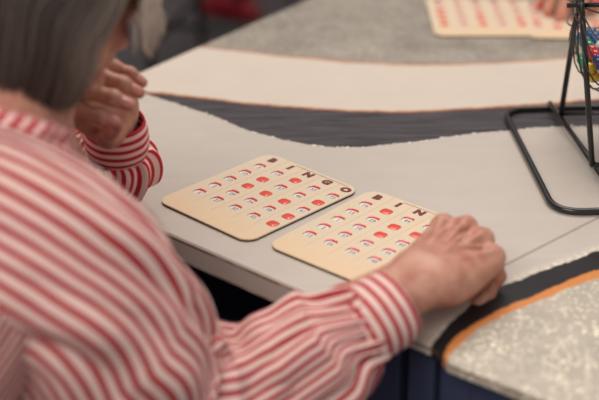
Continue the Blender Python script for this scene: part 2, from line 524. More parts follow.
def cuff(c0, c1, r, n, up, mat, seed):
    d = (c1-c0)
    pts = [c0-d*.10, c0+d*.17, c0+d*.45, c0+d*.73, c1]
    q = cloth_tube(pts, [r*.90, r, r*1.01, r*.99, r*.93], [r*.86, r*.95, r*.97, r*.95, r*.89], up, 24, 96, n,
                   lambda u, v, p: .0010*nz(math.cos(2*math.pi*u)*2, math.sin(2*math.pi*u)*2, v*2+seed), along=True)
    o = cloth_object('cuff', [(*q, 0)], [mat], blouse, .0022)
    return o
def fixparent(o):  # cuff built in world: blouse sits at the person's origin
    return o
cuff(W(.3490, -.222, .0235), W(.3610, -.178, .0385), .0375, 4.8, (0, 0, 1), STRIPE_CUFF, 1)
cuff(W(-.005, -.203, .086), W(.000, -.208, .124), .0340, 4.6, (0, 1, 0), STRIPE_DEEP, 5)
# collar: stand and a folded leaf
col = cloth_tube([W(.1190, -.432, .192), W(.1195, -.424, .212), W(.120, -.418, .226), W(.1192, -.421, .218), W(.1170, -.431, .192)],
                 [.060, .057, .058, .064, .074], [.056, .053, .054, .060, .070], (0, -.5, 1), 30, 96, 26,
                 lambda u, v, p: .002*nz(math.cos(2*math.pi*u)*3, math.sin(2*math.pi*u)*3, v*2))
cloth_object('collar', [(*col, 0)], [STRIPE_DEEP], blouse, .0018)

# ---- hair
def hair_mat():
    t = NT('grey_brown_hair'); a = t.n('ShaderNodeAttribute'); a.attribute_name = 'tone'
    tc = t.n('ShaderNodeTexCoord').outputs['Object']
    c = t.mix(a.outputs['Fac'], srgb(58, 49, 44), srgb(196, 178, 164))
    t.P(Base_Color=c, Roughness=.45); t.b.inputs['Specular IOR Level'].default_value = .35
    return t.m
HAIR = hair_mat()
def hair_surface(phi, th, k):
    """head-local point at azimuth phi (0 = face) and polar angle th"""
    rx, ry, rz = .084*k, .102*k, .096*k
    return Vector((math.sin(phi)*math.sin(th)*rx, -.012+math.cos(phi)*math.sin(th)*ry, .030+math.cos(th)*rz))
def make_hair(Hm, count, parent, seed, tonef, name='hair', down_w=(0, 0, -1), length=.094):
    rnd = random.Random(seed); V, F, tone = [], [], []
    down = (Hm.to_3x3().inverted() @ Vector(down_w)).normalized()
    dl = (Vector((0, -.25, -1)).normalized()*.22+down*.78).normalized()
    for i in range(count):
        phi = rnd.uniform(-math.pi, math.pi) if rnd.random() > .12 else rnd.uniform(-.56, .56); front = abs(phi) < .56; temple = .56 <= abs(phi) < 1.12
        th0 = math.acos(rnd.uniform(-.05, 1))*.97; k = rnd.uniform(1.0, 1.09)
        th1 = R(74)+rnd.uniform(-.1, .1) if front else (R(50+28*(abs(phi)-.5)/.62)+rnd.uniform(-.06, .06) if temple else R(100))
        if th0 > th1-.1: th0 = th1-.15-rnd.random()*.3
        pts = []
        drift = rnd.uniform(-.18, .18)
        if front:    # swept sideways fringe that stands off the forehead
            sg = 1 if phi >= 0 else -1
            for j in range(7):
                q = j/6; pts.append(hair_surface(phi+sg*.18*q*q+drift*q, th0+(th1-th0)*q, k*(1+.095*math.sin(q*math.pi*.62))))
            L = rnd.uniform(.006, .022); e = pts[-1]
            for j in range(1, 4): pts.append(e+Vector((sg*.004*j, .003*j, -L*j/3))+down*(L*.2*j/3))
        elif temple:
            for j in range(12):
                q = j/11; pts.append(hair_surface(phi+drift*q*.3+(.35*q*q if phi > 0 else -.35*q*q), th0+(th1-th0)*q, k*(1+.02*q)-.03*q))
        else:
            for j in range(7):
                q = j/6; pts.append(hair_surface(phi+drift*q*.5, th0+(th1-th0)*q, k*(1+.03*q)))
            L = length*rnd.uniform(.80, 1.08)*(.64+.86*max(0, min(1, (abs(phi)-1.12)/1.3))); e = pts[-1]
            inw = Vector((-math.sin(phi), -math.cos(phi)*.8, 0))
            for j in range(1, 6):
                q = j/5; pts.append(e+dl*L*q+inw*(.020*q*q))
        sm = catmull(pts, 16); w = rnd.uniform(.0007, .0013)
        rad = [w*(1-.75*(j/15)**3) for j in range(16)]
        sm = [Hm @ p for p in sm]
        v, f = tube(sm, rad, 4, cap=False)
        o = len(V); V += v; F += [tuple(a+o for a in q) for q in f]
        tn = min(1, max(0, tonef(phi, th0)+rnd.uniform(-.10, .12))); tone += [tn]*len(v)
    # under-layer that closes the mass
    nu, nv = 64, 22; o = len(V)
    for i in range(nv):
        for j in range(nu+1):
            phi = -2.02 + 4.04*j/nu + math.pi
            q = i/(nv-1)
            if q < .6: p = hair_surface(phi, R(100)*q/.6, 1.0)
            else:
                e = hair_surface(phi, R(100), 1.0); inw = Vector((-math.sin(phi), -math.cos(phi)*.8, 0)); z = (q-.6)/.4
                p = e+dl*length*(.50+.75*min(1, abs(abs((phi+math.pi) % (2*math.pi)-math.pi)-1.12)/1.1))*z+inw*(.018*z*z)
            p = p+Vector((1, 1, 0))*.0015*nz(phi*9, q*2, 1.0)
            V.append(Hm @ p); tone.append(.02)
    for i in range(nv-1):
        for j in range(nu): F.append((o+i*(nu+1)+j, o+i*(nu+1)+j+1, o+(i+1)*(nu+1)+j+1, o+(i+1)*(nu+1)+j))
    me = mesh(name, V, F); at = me.attributes.new('tone', 'FLOAT', 'POINT')
    at.data.foreach_set('value', np.array(tone, np.float32))
    return link(name, me, HAIR, parent)
def tone_woman(phi, th):
    a = abs(phi)
    return .88 if a < .95 else max(.04, .36-(a-1.1)*.6)
make_hair(Hm, 5200, woman, 3, tone_woman)

# ================================================================== THE TABLE
def st(x, y): return ((x+y)/math.sqrt(2), (y-x)/math.sqrt(2))
S0, S1, T0, T1 = -.7, 1.3, -1.0, 1.0
curves = {   # boundaries of the poured pattern, as world x, y along the table
 'b': [(-.52, .02), (-.36, .055), (-.2689, .0631), (-.1711, .0711), (-.0657, .0742), (.0212, .107), (.07, .1707), (.1213, .2628), (.2132, .3864), (.33, .50), (.55, .62), (.9, .8)],
 'o': [(-.50, -.03), (-.36, .022), (-.2818, .0655), (-.2136, .1015), (-.0954, .1674), (.0061, .2463), (.0881, .3486), (.1667, .4577), (.26, .60), (.45, .80), (.8, 1.0)],
 'q': [(-.62, .05), (-.47, .165), (-.3585, .2344), (-.2238, .301), (-.1044, .3771), (-.0092, .4797), (.0723, .6028), (.16, .78), (.3, 1.0)],
}
curves['k'] = [(.42, -.25), (.3985, -.1828), (.3912, -.1637), (.3847, -.1455), (.3786, -.1213), (.3743, -.0944), (.3677, -.0443), (.3751, -.0147), (.3833, .0304), (.3936, .076), (.3997, .1001), (.45, .18), (.60, .33), (.90, .55)]
curves['w'] = [(.45, -.27), (.4217, -.1929), (.4059, -.1616), (.3997, -.1434), (.3974, -.1209), (.3972, -.0684), (.4092, -.0016), (.422, .0677), (.48, .16), (.63, .30), (.93, .50)]
curves['g'] = [(.46, -.27), (.4281, -.198), (.4142, -.1677), (.4102, -.1478), (.4044, -.104), (.4087, -.0574), (.4172, -.0131), (.4324, .0517), (.49, .145), (.64, .29), (.94, .49)]

def table_material():
    t = NT('poured_resin_tabletop'); tc = t.n('ShaderNodeTexCoord').outputs['Object']
    sp = t.n('ShaderNodeSeparateXYZ'); t.l(tc, sp.inputs[0]); x, y, z = sp.outputs
    nA = t.noise(tc, 26, 4, .6); nB = t.noise(tc, 110, 3, .6)
    wob = t.math('ADD', t.math('MULTIPLY', t.math('SUBTRACT', nA, .5), .011), t.math('MULTIPLY', t.math('SUBTRACT', nB, .5), .006))
    s = t.math('MULTIPLY', t.math('ADD', x, y), .70711)
    tt = t.math('MULTIPLY', t.math('SUBTRACT', y, x), .70711)
    ttw = t.math('ADD', tt, wob)
    sn = t.math('DIVIDE', t.math('SUBTRACT', s, S0), S1-S0)
    def curve(key):
        fc = t.n('ShaderNodeFloatCurve'); c = fc.mapping.curves[0]
        pts = sorted(((a-S0)/(S1-S0), (b-T0)/(T1-T0)) for a, b in (st(*p) for p in curves[key]))
        pts = [p for p in pts if 0 < p[0] < 1]
        c.points[0].location = (0, pts[0][1]); c.points[1].location = (1, pts[-1][1])
        for p in pts: c.points.new(*p)
        fc.mapping.update(); t.l(sn, fc.inputs['Value'])
        return t.math('ADD', t.math('MULTIPLY', fc.outputs[0], T1-T0), T0)
    cb, co, cq, ck, cw, cg = (curve(k) for k in 'boqkwg')
    def above(c, w=.0012, src=None):
        return t.mapr(t.math('SUBTRACT', src or ttw, c), -w, w)
    # colours
    fleck = t.n('ShaderNodeTexVoronoi'); fleck.inputs['Scale'].default_value = 330; t.l(tc, fleck.inputs['Vector'])
    fl = t.math('GREATER_THAN', t.math('FRACT', t.math('MULTIPLY', fleck.outputs['Color'], 7.13)), .80)
    fl2 = t.math('GREATER_THAN', t.math('FRACT', t.math('MULTIPLY', fleck.outputs['Color'], 3.71)), .93)
    dens = t.mapr(t.noise(tc, 22, 3), .30, .62, .15, 1)
    mott = t.noise(tc, 9, 4, .65, .4)
    def stc(a, b):
        cb_ = t.n('ShaderNodeCombineXYZ'); t.l(t.math('MULTIPLY', s, a), cb_.inputs[0]); t.l(t.math('MULTIPLY', tt, b), cb_.inputs[1]); return cb_.outputs[0]
    streak = stc(9, 30)
    rippl = t.noise(stc(12, 95), 1.0, 4, .65, .8)
    stn = t.noise(streak, 1.0, 4, .6, 1.2)
    beige = t.mix(t.mapr(stn, .1, .9), srgb(188, 178, 168), srgb(198, 188, 178))
    black = t.mix(t.mapr(rippl, .3, .7), srgb(52, 48, 51), srgb(84, 78, 82))
    cream = t.mix(mott, srgb(203, 190, 176), srgb(212, 200, 187))
    grey = t.mix(t.mapr(mott, .3, .7), srgb(124, 117, 108), srgb(166, 156, 144))
    grey = t.mix(t.math('MULTIPLY', fl, .35), grey, srgb(205, 198, 184))
    glit = t.mix(t.mapr(mott, .3, .7), srgb(168, 159, 146), srgb(190, 180, 164))
    glit = t.mix(t.math('MULTIPLY', t.math('MULTIPLY', fl, dens), .9), glit, srgb(250, 240, 214))
    orange = t.mix(nB, srgb(196, 120, 62), srgb(222, 146, 84))
    thin = t.mix(nB, srgb(172, 104, 66), srgb(200, 134, 94))
    kfleck = t.math('MULTIPLY', fl2, t.mapr(t.math('ABSOLUTE', t.math('SUBTRACT', ttw, cb)), .0010, .0034, 1, 0))
    c = t.mix(above(cg), glit, orange)
    c = t.mix(above(cw), c, srgb(36, 34, 36))
    c = t.mix(above(ck, .002), c, beige)
    # crust of glitter along the beige side of the lower right band
    crust = t.math('MULTIPLY', t.math('MULTIPLY', above(ck), t.mapr(t.math('SUBTRACT', ttw, ck), .0, .016, 1, 0)), t.math('GREATER_THAN', fleck.outputs['Distance'], .0))
    c = t.mix(t.math('MULTIPLY', crust, t.math('ADD', t.math('MULTIPLY', fl, .5), t.mapr(nB, .35, .6, 0, .5))), c, srgb(238, 228, 204))
    isblack = above(cb)
    c = t.mix(isblack, c, black)
    c = t.mix(above(t.math('SUBTRACT', co, .0018)), c, thin)
    c = t.mix(above(t.math('ADD', co, .0042)), c, cream)
    c = t.mix(above(t.math('SUBTRACT', cq, .0012)), c, thin)
    c = t.mix(above(t.math('ADD', cq, .0040)), c, grey)
    c = t.mix(t.math('MULTIPLY', kfleck, 1), c, srgb(255, 246, 224))
    # thin brown laminate joint just under the top arris and at the underside of the edge band
    e1 = t.math('MULTIPLY', t.mapr(z, -.0060, -.0052), t.mapr(z, -.0030, -.0022, 1, 0))
    e2 = t.mapr(z, -.0262, -.0250, 1, 0)
    br = t.math('MULTIPLY', t.math('MAXIMUM', e1, e2), t.mapr(t.noise(tc, 45, 3), .38, .55, .25, 1))
    c = t.mix(t.math('MULTIPLY', br, .75), c, srgb(120, 84, 66))
    t.P(Base_Color=c)
    blackish = t.math('MULTIPLY', isblack, t.math('SUBTRACT', 1, above(co)))
    ro = t.mapr(nA, .3, .7, .34, .46)
    t.P(Roughness=ro)
    dk = t.math('MAXIMUM', blackish, t.math('MULTIPLY', above(cg), t.math('SUBTRACT', 1, above(ck))))
    t.val(t.b.inputs['Specular IOR Level'], t.mapr(dk, 0, 1, .42, .22))
    # ripples in the black band and sparkle in the glitter
    rip = stc(7, 70)
    rp = t.math('MULTIPLY', t.noise(rip, 1.0, 4, .6, .8), t.math('MULTIPLY', blackish, 6.0))
    isglit = t.math('MAXIMUM', t.math('SUBTRACT', 1, above(cg)), above(cq))
    hs = t.math('ADD', t.math('MULTIPLY', fleck.outputs['Distance'], t.math('MULTIPLY', isglit, .6)), t.math('MULTIPLY', t.noise(tc, 260, 2), .12))
    t.bump(t.math('ADD', rp, t.math('ADD', hs, t.math('MULTIPLY', stn, .2))), .55, .0012)
    return t.m
TABLE = table_material()
NAVY = simple('navy_painted_panel', srgb(58, 64, 92), .5, var=.08, scale=12)
DARKIN = simple('dark_carcass_board', srgb(30, 28, 32), .7)

def slab(name, outline, z0, z1, mat, parent, bev=.004):
    bm = bmesh.new(); vs = [bm.verts.new((p[0], p[1], z1)) for p in outline]
    f = bm.faces.new(vs)
    r = bmesh.ops.extrude_face_region(bm, geom=[f]); dn = [v for v in r['geom'] if isinstance(v, bmesh.types.BMVert)]
    bmesh.ops.translate(bm, vec=(0, 0, z0-z1), verts=dn)
    bmesh.ops.recalc_face_normals(bm, faces=bm.faces)
    es = [e for e in bm.edges if abs(e.verts[0].co.z-e.verts[1].co.z) < 1e-6]
    bmesh.ops.bevel(bm, geom=es, offset=bev, segments=3, affect='EDGES', profile=.6)
    me = bm_mesh(bm); o = link(name, me, mat, parent, smooth=False)
    return o

def panel_leaf(name, x0, x1, y, z0, z1, parent, ry=0):
    """framed panel: stiles and rails around a sunk field, facing -Y"""
    bm = bmesh.new(); w = .035; d = .018
    box_bm(bm, ((x0+w/2), y, (z0+z1)/2), (w, d, z1-z0), bev=.002)
    box_bm(bm, ((x1-w/2), y, (z0+z1)/2), (w, d, z1-z0), bev=.002)
    box_bm(bm, ((x0+x1)/2, y, z1-w/2), (x1-x0-2*w, d, w), bev=.002)
    box_bm(bm, ((x0+x1)/2, y, z0+w/2), (x1-x0-2*w, d, w), bev=.002)
    box_bm(bm, ((x0+x1)/2, y+.005, (z0+z1)/2), (x1-x0-2*w, d*.5, z1-z0-2*w))
    return link(name, bm_mesh(bm), NAVY, parent, smooth=False)

tab1 = empty('table', (0, 0, T)); tag(tab1, 'pale poured-resin table under the two near game cards, its dark knee hole facing the woman', 'table', 'painted resin tables')
tab2 = empty('table', (0, 0, T)); tag(tab2, 'poured-resin table at the right with orange and black bands over a navy cabinet', 'table', 'painted resin tables')
seam = lambda y: .3472+.053*(y-.0078)
top1 = [(-.30, -.205), (-.1, -.190), (.0465, -.1831), (.2326, -.1742), (seam(-.168)-.0004, -.1690), (seam(.95)-.0004, .95), (-.462, .95), (-.400, .4959), (-.3434, .1092)]
top2 = [(seam(-.168)+.0004, -.1690), (.375, -.1665), (.395, -.1655), (.412, -.1715), (.4199, -.1763), (.45, -.173), (.5183, -.1659), (.8, -.14), (1.06, -.12), (1.10, .95), (seam(.95)+.0004, .95)]
slab('tabletop', [(a, b) for a, b in top1], T-.030, T, TABLE, tab1)
slab('tabletop', top2, T-.012, T, TABLE, tab2, .003)
# supports: navy cabinets under the right half, side panel at the left
bm = bmesh.new(); box_bm(bm, (-.29, .39, T/2-.02), (.03, 1.02, T-.03), rz=R(6)); link('side_panel', bm_mesh(bm), NAVY, tab1, smooth=False)
bm = bmesh.new(); box_bm(bm, (.04, .80, (T-.03)/2), (.70, .02, T-.03)); link('back_panel', bm_mesh(bm), DARKIN, tab1, smooth=False)
bm = bmesh.new(); box_bm(bm, (.30, .30, (T-.03)/2+.0), (.085, .86, T-.032)); link('cabinet_body', bm_mesh(bm), NAVY, tab1, smooth=False)
bm = bmesh.new(); box_bm(bm, (.715, .37, (T-.022)/2), (.66, 1.0, T-.022)); link('cabinet_body', bm_mesh(bm), NAVY, tab2, smooth=False)
panel_leaf('drawer_front', .26, .3425, -.142, T-.30, T-.034, tab1)
panel_leaf('cabinet_door', .262, .3425, -.142, .05, T-.31, tab1)
bm = bmesh.new(); box_bm(bm, (.372, -.140, (T-.022)/2), (.030, .03, T-.022), bev=.002); link('corner_post', bm_mesh(bm), NAVY, tab2, smooth=False)
panel_leaf('cabinet_door', .392, .70, -.142, .05, T-.024, tab2)
panel_leaf('cabinet_door', .705, 1.03, -.142, .05, T-.024, tab2)

# ================================================================== BINGO CARDS
def card_face_mat():
    t = NT('printed_card_face'); tc = t.n('ShaderNodeTexCoord').outputs['Object']
    mp = t.n('ShaderNodeMapping'); mp.inputs['Scale'].default_value = (9, 1.2, 1); t.l(tc, mp.inputs['Vector'])
    g = t.noise(mp.outputs[0], 16, 4, .6, .6)
    sp = t.n('ShaderNodeSeparateXYZ'); t.l(tc, sp.inputs[0])
    c = t.mix(g, srgb(212, 190, 162), srgb(225, 208, 184))
    warm = t.mapr(t.math('ADD', sp.outputs[1], t.math('MULTIPLY', t.noise(tc, 18, 3), .03)), -.112, -.075, 1, 0)
    c = t.mix(t.math('MULTIPLY', warm, .35), c, srgb(232, 190, 136))
    t.P(Base_Color=c, Roughness=.42); t.bump(g, .1, .0005)
    return t.m
CARD = card_face_mat()
BACK = simple('dark_hardboard', srgb(52, 38, 32), .7)
SHUT = simple('red_translucent_shutter', srgb(226, 66, 44), .28, var=.05, coat=.3)
NUMW = simple('white_number_print', srgb(222, 216, 212), .5, var=.03)
INK = simple('dark_grey_number_ink', srgb(128, 122, 128), .6)
MAROON = simple('maroon_header_ink', srgb(112, 40, 38), .55)
GROOVE = simple('column_line_print', srgb(214, 176, 128), .5)

CP, RP, HOLE = .029, .0237, .0068     # column pitch, row pitch, window half size
CX = .116/2
def card_origin_outline(n=16):
    x0, x1, y0, y1, r = -.0185, .1270, -.1430, .0345, .016
    pts = []
    for (cx, cy, a0) in ((x1-r, y1-r, 0), (x0+r, y1-r, 90), (x0+r, y0+r, 180), (x1-r, y0+r, 270)):
        for k in range(n+1):
            a = R(a0+90*k/n); pts.append((cx+r*math.cos(a), cy+r*math.sin(a)))
    return pts

def text_mesh(s, size, bold=0.0, ext=.0002):
    cu = bpy.data.curves.new('txt', 'FONT'); cu.body = s; cu.size = size; cu.offset = bold; cu.extrude = ext
    cu.align_x = 'CENTER'; cu.align_y = 'CENTER'; cu.resolution_u = 3
    ob = bpy.data.objects.new('txt', cu); COL.objects.link(ob)
    dg = bpy.context.evaluated_depsgraph_get(); me = bpy.data.meshes.new_from_object(ob.evaluated_get(dg))
    bpy.data.objects.remove(ob); return me

def tr_mesh(me, M): me.transform(M); return me

def octa(cx, cy, r, n=16, pw=4.0):
    out = []
    for k in range(n):
        a = 2*math.pi*(k+.5)/n; c, s = math.cos(a), math.sin(a)
        q = (abs(c)**pw+abs(s)**pw)**(-1/pw); out.append((cx+r*q*c, cy+r*q*s*.92))
    return out

def card_face_mesh():
    """the printed board: one sheet with 25 window openings"""
    bm = bmesh.new(); zt, zb = .0030, .0016
    outl = card_origin_outline()
    gx0, gx1, gy0, gy1 = -CP/2, 4.5*CP, -4.5*RP, .5*RP
    gx0 += .0008; gx1 -= .0008
    # outer margin: bridge outline to the grid rectangle
    def sq(p):
        cx, cy = (gx0+gx1)/2, (gy0+gy1)/2; dx, dy = p[0]-cx, p[1]-cy
        k = min((gx1-gx0)/2/max(abs(dx), 1e-9), (gy1-gy0)/2/max(abs(dy), 1e-9)); return (cx+dx*k, cy+dy*k)
    # use an explicit triangle fill instead: boundary edges of outline and of holes
    loops = [outl]+[octa(c*CP, -r*RP, HOLE) for c in range(5) for r in range(5)]
    edges = []
    tops = []
    for lp in loops:
        vs = [bm.verts.new((p[0], p[1], zt)) for p in lp]; tops.append(vs)
        edges += [bm.edges.new((vs[i], vs[(i+1) % len(vs)])) for i in range(len(vs))]
    bmesh.ops.triangle_fill(bm, use_beauty=True, use_dissolve=False, edges=edges)
    for f in bm.faces:
        if f.normal.z < 0: f.normal_flip()
    for vs, lp in zip(tops, loops):
        lo = [bm.verts.new((p[0], p[1], zb)) for p in lp]
        for i in range(len(vs)):
            j = (i+1) % len(vs); bm.faces.new((vs[i], lo[i], lo[j], vs[j]))
    bmesh.ops.recalc_face_normals(bm, faces=bm.faces)
    return bm_mesh(bm)
FACE_ME = card_face_mesh()
def back_mesh():
    bm = bmesh.new(); o = card_origin_outline()
    t = [bm.verts.new((p[0], p[1], .0016)) for p in o]; b = [bm.verts.new((p[0], p[1], 0)) for p in o]
    bm.faces.new(t); bm.faces.new(b[::-1])
    for i in range(len(o)):
        j = (i+1) % len(o); bm.faces.new((t[i], b[i], b[j], t[j]))
    bmesh.ops.recalc_face_normals(bm, faces=bm.faces)
    return bm_mesh(bm)
BACK_ME = back_mesh()
def shutter_me(closed):
    """sliding red shutter: closed it fills the window, open only its curved lip shows at the top"""
    bm = bmesh.new()
    if closed:
        top = [bm.verts.new((x, y, .0033)) for x, y in octa(0, 0, HOLE*.97)]
        mid = [bm.verts.new((x*1.0, y*1.0, .0019)) for x, y in octa(0, 0, HOLE*.97)]
        c = [bm.verts.new((x, y, .0040)) for x, y in octa(0, 0, HOLE*.55)]
        bm.faces.new(c)
        for i in range(16):
            j = (i+1) % 16; bm.faces.new((top[i], top[j], c[j], c[i])); bm.faces.new((mid[i], mid[j], top[j], top[i]))
    else:
        a0 = octa(0, 0, HOLE*.98, 32); A = []; B = []; n = 0
        pts = [p for p in a0 if p[1] > .0010]
        for x, y in pts:
            A.append(bm.verts.new((x, y, .0033))); B.append(bm.verts.new((x*.88, max(.0012, y*.72), .0029)))
        D = [bm.verts.new((v.co.x, v.co.y, .0018)) for v in B]
        for i in range(len(pts)-1):
            bm.faces.new((A[i], A[i+1], B[i+1], B[i])); bm.faces.new((B[i], B[i+1], D[i+1], D[i]))
    bmesh.ops.recalc_face_normals(bm, faces=bm.faces)
    return bm_mesh(bm)
SH_CLOSED, SH_OPEN = shutter_me(True), shutter_me(False)
for me in (SH_CLOSED, SH_OPEN): me.materials.append(SHUT)
for me, m in ((FACE_ME, CARD), (BACK_ME, BACK)): me.materials.append(m)

def plain(name, me, parent, loc=(0, 0, 0)):
    o = bpy.data.objects.new(name, me); COL.objects.link(o); o.parent = parent; o.location = loc; return o

def number_me(n):
    bm = bmesh.new(); vs = [bm.verts.new((x, y, .0017)) for x, y in octa(0, 0, HOLE*.99)]; bm.faces.new(vs)
    me = bm_mesh(bm); tx = text_mesh(str(n), .0078, .00012, .00005); tx.transform(Matrix.Translation((.0006, -.0015, .0018)))
    bm = bmesh.new(); bm.from_mesh(me); k = len(bm.faces); bm.from_mesh(tx)
    bm.faces.ensure_lookup_table()
    for i in range(k, len(bm.faces)): bm.faces[i].material_index = 1
    bm.to_mesh(me); bm.free(); me.materials.append(NUMW); me.materials.append(INK); return me

LET = {ch: text_mesh(ch, .0140, .0012, .0001) for ch in 'BINGO'}
for me in LET.values():
    me.transform(Matrix.Scale(1.10, 4, (1, 0, 0))); me.materials.append(MAROON)
def small_print():
    """row of illegible small print along the top of the card"""
    bm = bmesh.new(); rn = random.Random(5); x = .030
    while x < .112:
        w = rn.uniform(.0012, .0032); box_bm(bm, (x+w/2, 0.0300, .0031), (w, .0011, .0001)); x += w+.0007
    return bm_mesh(bm)
PRINT_ME = small_print(); PRINT_ME.materials.append(simple('brown_small_print', srgb(150, 104, 70), .6))
def lines_me():
    bm = bmesh.new()
    for c in range(4): box_bm(bm, ((c+.5)*CP, -.040, .00302), (.0006, .155, .0001))
    return bm_mesh(bm)
LINES_ME = lines_me(); LINES_ME.materials.append(GROOVE)

def bingo_card(loc, rz, closed, label, seed, group):
    c = empty('bingo_card', loc, rz); tag(c, label, 'game card', group)
    plain('printed_face', FACE_ME, c); plain('backing_board', BACK_ME, c)
    plain('column_lines', LINES_ME, c); plain('small_print', PRINT_ME, c)
    rn = random.Random(seed)
    for i, ch in enumerate('BINGO'):
        o = plain('header_letter', LET[ch], c, (i*CP, .0212, .0031))
        nums = rn.sample(range(1+15*i, 16+15*i), 5)
        for r in range(5):
            loc_ = (i*CP, -r*RP, 0)
            if (i, r) in closed: plain('shutter', SH_CLOSED, c, loc_)
            else:
                nw = plain('number_window', number_me(nums[r]), c, loc_); plain('shutter', SH_OPEN, nw)
    return c
cl1 = {(1, 1), (1, 2), (2, 0), (2, 2), (3, 2), (4, 1), (4, 3), (4, 4)}
cl2 = {(1, 0), (2, 1), (2, 2), (3, 1)}
bingo_card((0, 0, T+.0003), R(0), cl1, 'tan shutter game card nearer the woman, eight of its windows closed red', 1, 'shutter game cards')
bingo_card((.1559, .0101, T+.0003), .052, cl2, 'tan shutter game card partly under the resting right hand', 2, 'shutter game cards')
# far cards turned 45 degrees
bingo_card((-.2270, .6150, T+.0003), R(44), {(0, 1), (0, 2), (0, 4), (0, 3), (2, 3), (2, 4), (2, 2), (4, 3), (4, 4)}, 'blurred shutter game card lying alone on the grey glitter, left one of the far pair', 3, 'shutter game cards')
bingo_card((-.1165, .7085, T+.0003), R(40), {(0, 3), (1, 4), (3, 3), (3, 4), (2, 2)}, 'blurred shutter game card beneath the red-nailed fingers, behind the wire cage', 4, 'shutter game cards')

# ================================================================== WIRE CAGE
WIRE = simple('black_enamelled_wire', srgb(22, 21, 22), .28, var=.1, coat=.3)
rdir = Vector((.6702, .7422, 0)); fdir = Vector((.742, -.670, 0))
foot1, foot2 = W(.1780, .3525, .0065), W(.2921, .2487, .0065)
mid = (foot1+foot2)/2
AX = .175
apex = mid-rdir*.010+Vector((0, 0, AX+.006))
base = empty('cage_stand', (mid.x, mid.y, T)); tag(base, 'black bent wire stand of the number cage, standing on the pale table', 'stand')
def wire(name, path, r, parent, seg=12, closed=False):
    v, f = tube(path, r, seg, closed); return link(name, mesh(name, v, f), WIRE, parent)
zc = .0042
A_ = W(.1075, .3290, zc); B_ = W(.3190, .1380, zc)
q1 = A_+(W(.1255, .3870, zc)-W(.1075, .3290, zc))*0
loop = [W(.1020, .3360, zc), W(.3200, .1360, zc), W(.3200, .1360, zc)+rdir*.330, W(.1020, .3360, zc)+rdir*.330]
wire('base_loop', rounded_path(loop, .034, 10, True), .0040, base, closed=True)
for off in (0, .232):
    a, b = foot1-fdir*.058+rdir*off, foot2+fdir*.018+rdir*off
    # cross bar lying on the loop and the bent rod of the A-frame
    a0 = W(.1367, .3859, .0105)+rdir*off; b0 = W(.3048, .2458, .0105)+rdir*off
    wire('cross_bar', [a0-(a0-b0).normalized()*.006, b0+(b0-a0).normalized()*.05], .0034, base)
    sgn = 1 if off == 0 else -1
    ap = apex+rdir*(off+(0 if off == 0 else .02))
    f1 = foot1+rdir*off+Vector((0, 0, .008)); f2 = foot2+rdir*off+Vector((0, 0, .008))
    path = rounded_path([f1, ap-fdir*.006, ap+fdir*.006, f2], .004, 6)
    wire('a_frame', path, .0034, base)
wire('tie_bar', [foot1+Vector((0, 0, .0085))-rdir*.002, foot1+Vector((0, 0, .0085))+rdir*.236], .0030, base)
wire('tie_bar', [foot2+Vector((0, 0, .0085))-rdir*.002, foot2+Vector((0, 0, .0085))+rdir*.236], .0030, base)

CH, CR = .092, .106        # half length along the axle, radius
cc = mid+rdir*(CH-.011)+Vector((0, 0, AX))
cage = empty('wire_cage', tuple(cc)); tag(cage, 'round black wire cage holding coloured number balls', 'ball cage')
wire('axle', [cc-rdir*(CH+.014), cc+rdir*(CH+.050)], .0028, cage)
wire('crank', rounded_path([cc+rdir*(CH+.050), cc+rdir*(CH+.052)+Vector((0, 0, .05)), cc+rdir*(CH+.085)+Vector((0, 0, .05))], .008), .0030, cage)
side = Vector((-rdir.y, rdir.x, 0)); upv = Vector((0, 0, 1))
def prof(a):   # superellipse profile: a from 0 (left pole) to pi
    c, s = -math.cos(a), math.sin(a); q = (abs(c)**4.5+abs(s)**4.5)**(-1/4.5); return c*q*CH, s*q*CR
for k in range(16):
    ph = 2*math.pi*(k+.5)/16
    pth = []
    for j in range(29):
        a = math.pi*(.05+.90*j/28); x, r = prof(a); pth.append(cc+rdir*x+(side*math.cos(ph)+upv*math.sin(ph))*r)
    wire('cage_wire', pth, .0010, cage, 6)
for a in (.05, .27, .5, .73, .95):
    x, r = prof(math.pi*a)
    wire('cage_ring', [cc+rdir*x+(side*math.cos(t)+upv*math.sin(t))*(r+.0004) for t in [2*math.pi*j/48 for j in range(48)]], .0013, cage, 6, True)
for sgx in (-1, 1):
    v, f = tube([cc+rdir*(sgx*(CH-.004)), cc+rdir*(sgx*(CH+.004))], .009, 24); link('hub', mesh('hub', v, f), WIRE, cage)

# balls lying in the lower left of the cage
BC = {'blue': srgb(48, 84, 140), 'navy blue': srgb(26, 46, 110), 'green': srgb(28, 140, 96), 'red': srgb(200, 36, 44), 'yellow': srgb(232, 182, 36), 'white': srgb(226, 222, 214)}
BM = {k: simple('ball_'+k.replace(' ', '_'), c, .18, var=.03, coat=.6) for k, c in BC.items()}
BR = .0076
def ball_me(col):
    bm = bmesh.new(); bmesh.ops.create_uvsphere(bm, u_segments=24, v_segments=16, radius=BR)
    me = bm_mesh(bm); me.materials.append(BM[col])
    for p in me.polygons: p.use_smooth = True
    return me
BME = {k: ball_me(k) for k in BC}
cyaw, cpit = .765391, .452904
CAM = W(1.07405, -1.050706, .69001)
cd = Vector((-math.sin(cyaw)*math.cos(cpit), math.cos(cyaw)*math.cos(cpit), -math.sin(cpit)))
crr = Vector((math.cos(cyaw), math.sin(cyaw), 0)); cu_ = crr.cross(cd)
def pix(P):
    q = P-CAM; z = q.dot(cd); return 299.5+1414*q.dot(crr)/z, 200-1414*q.dot(cu_)/z, z
cand = []
stp = BR*2.03
rb = random.Random(11)
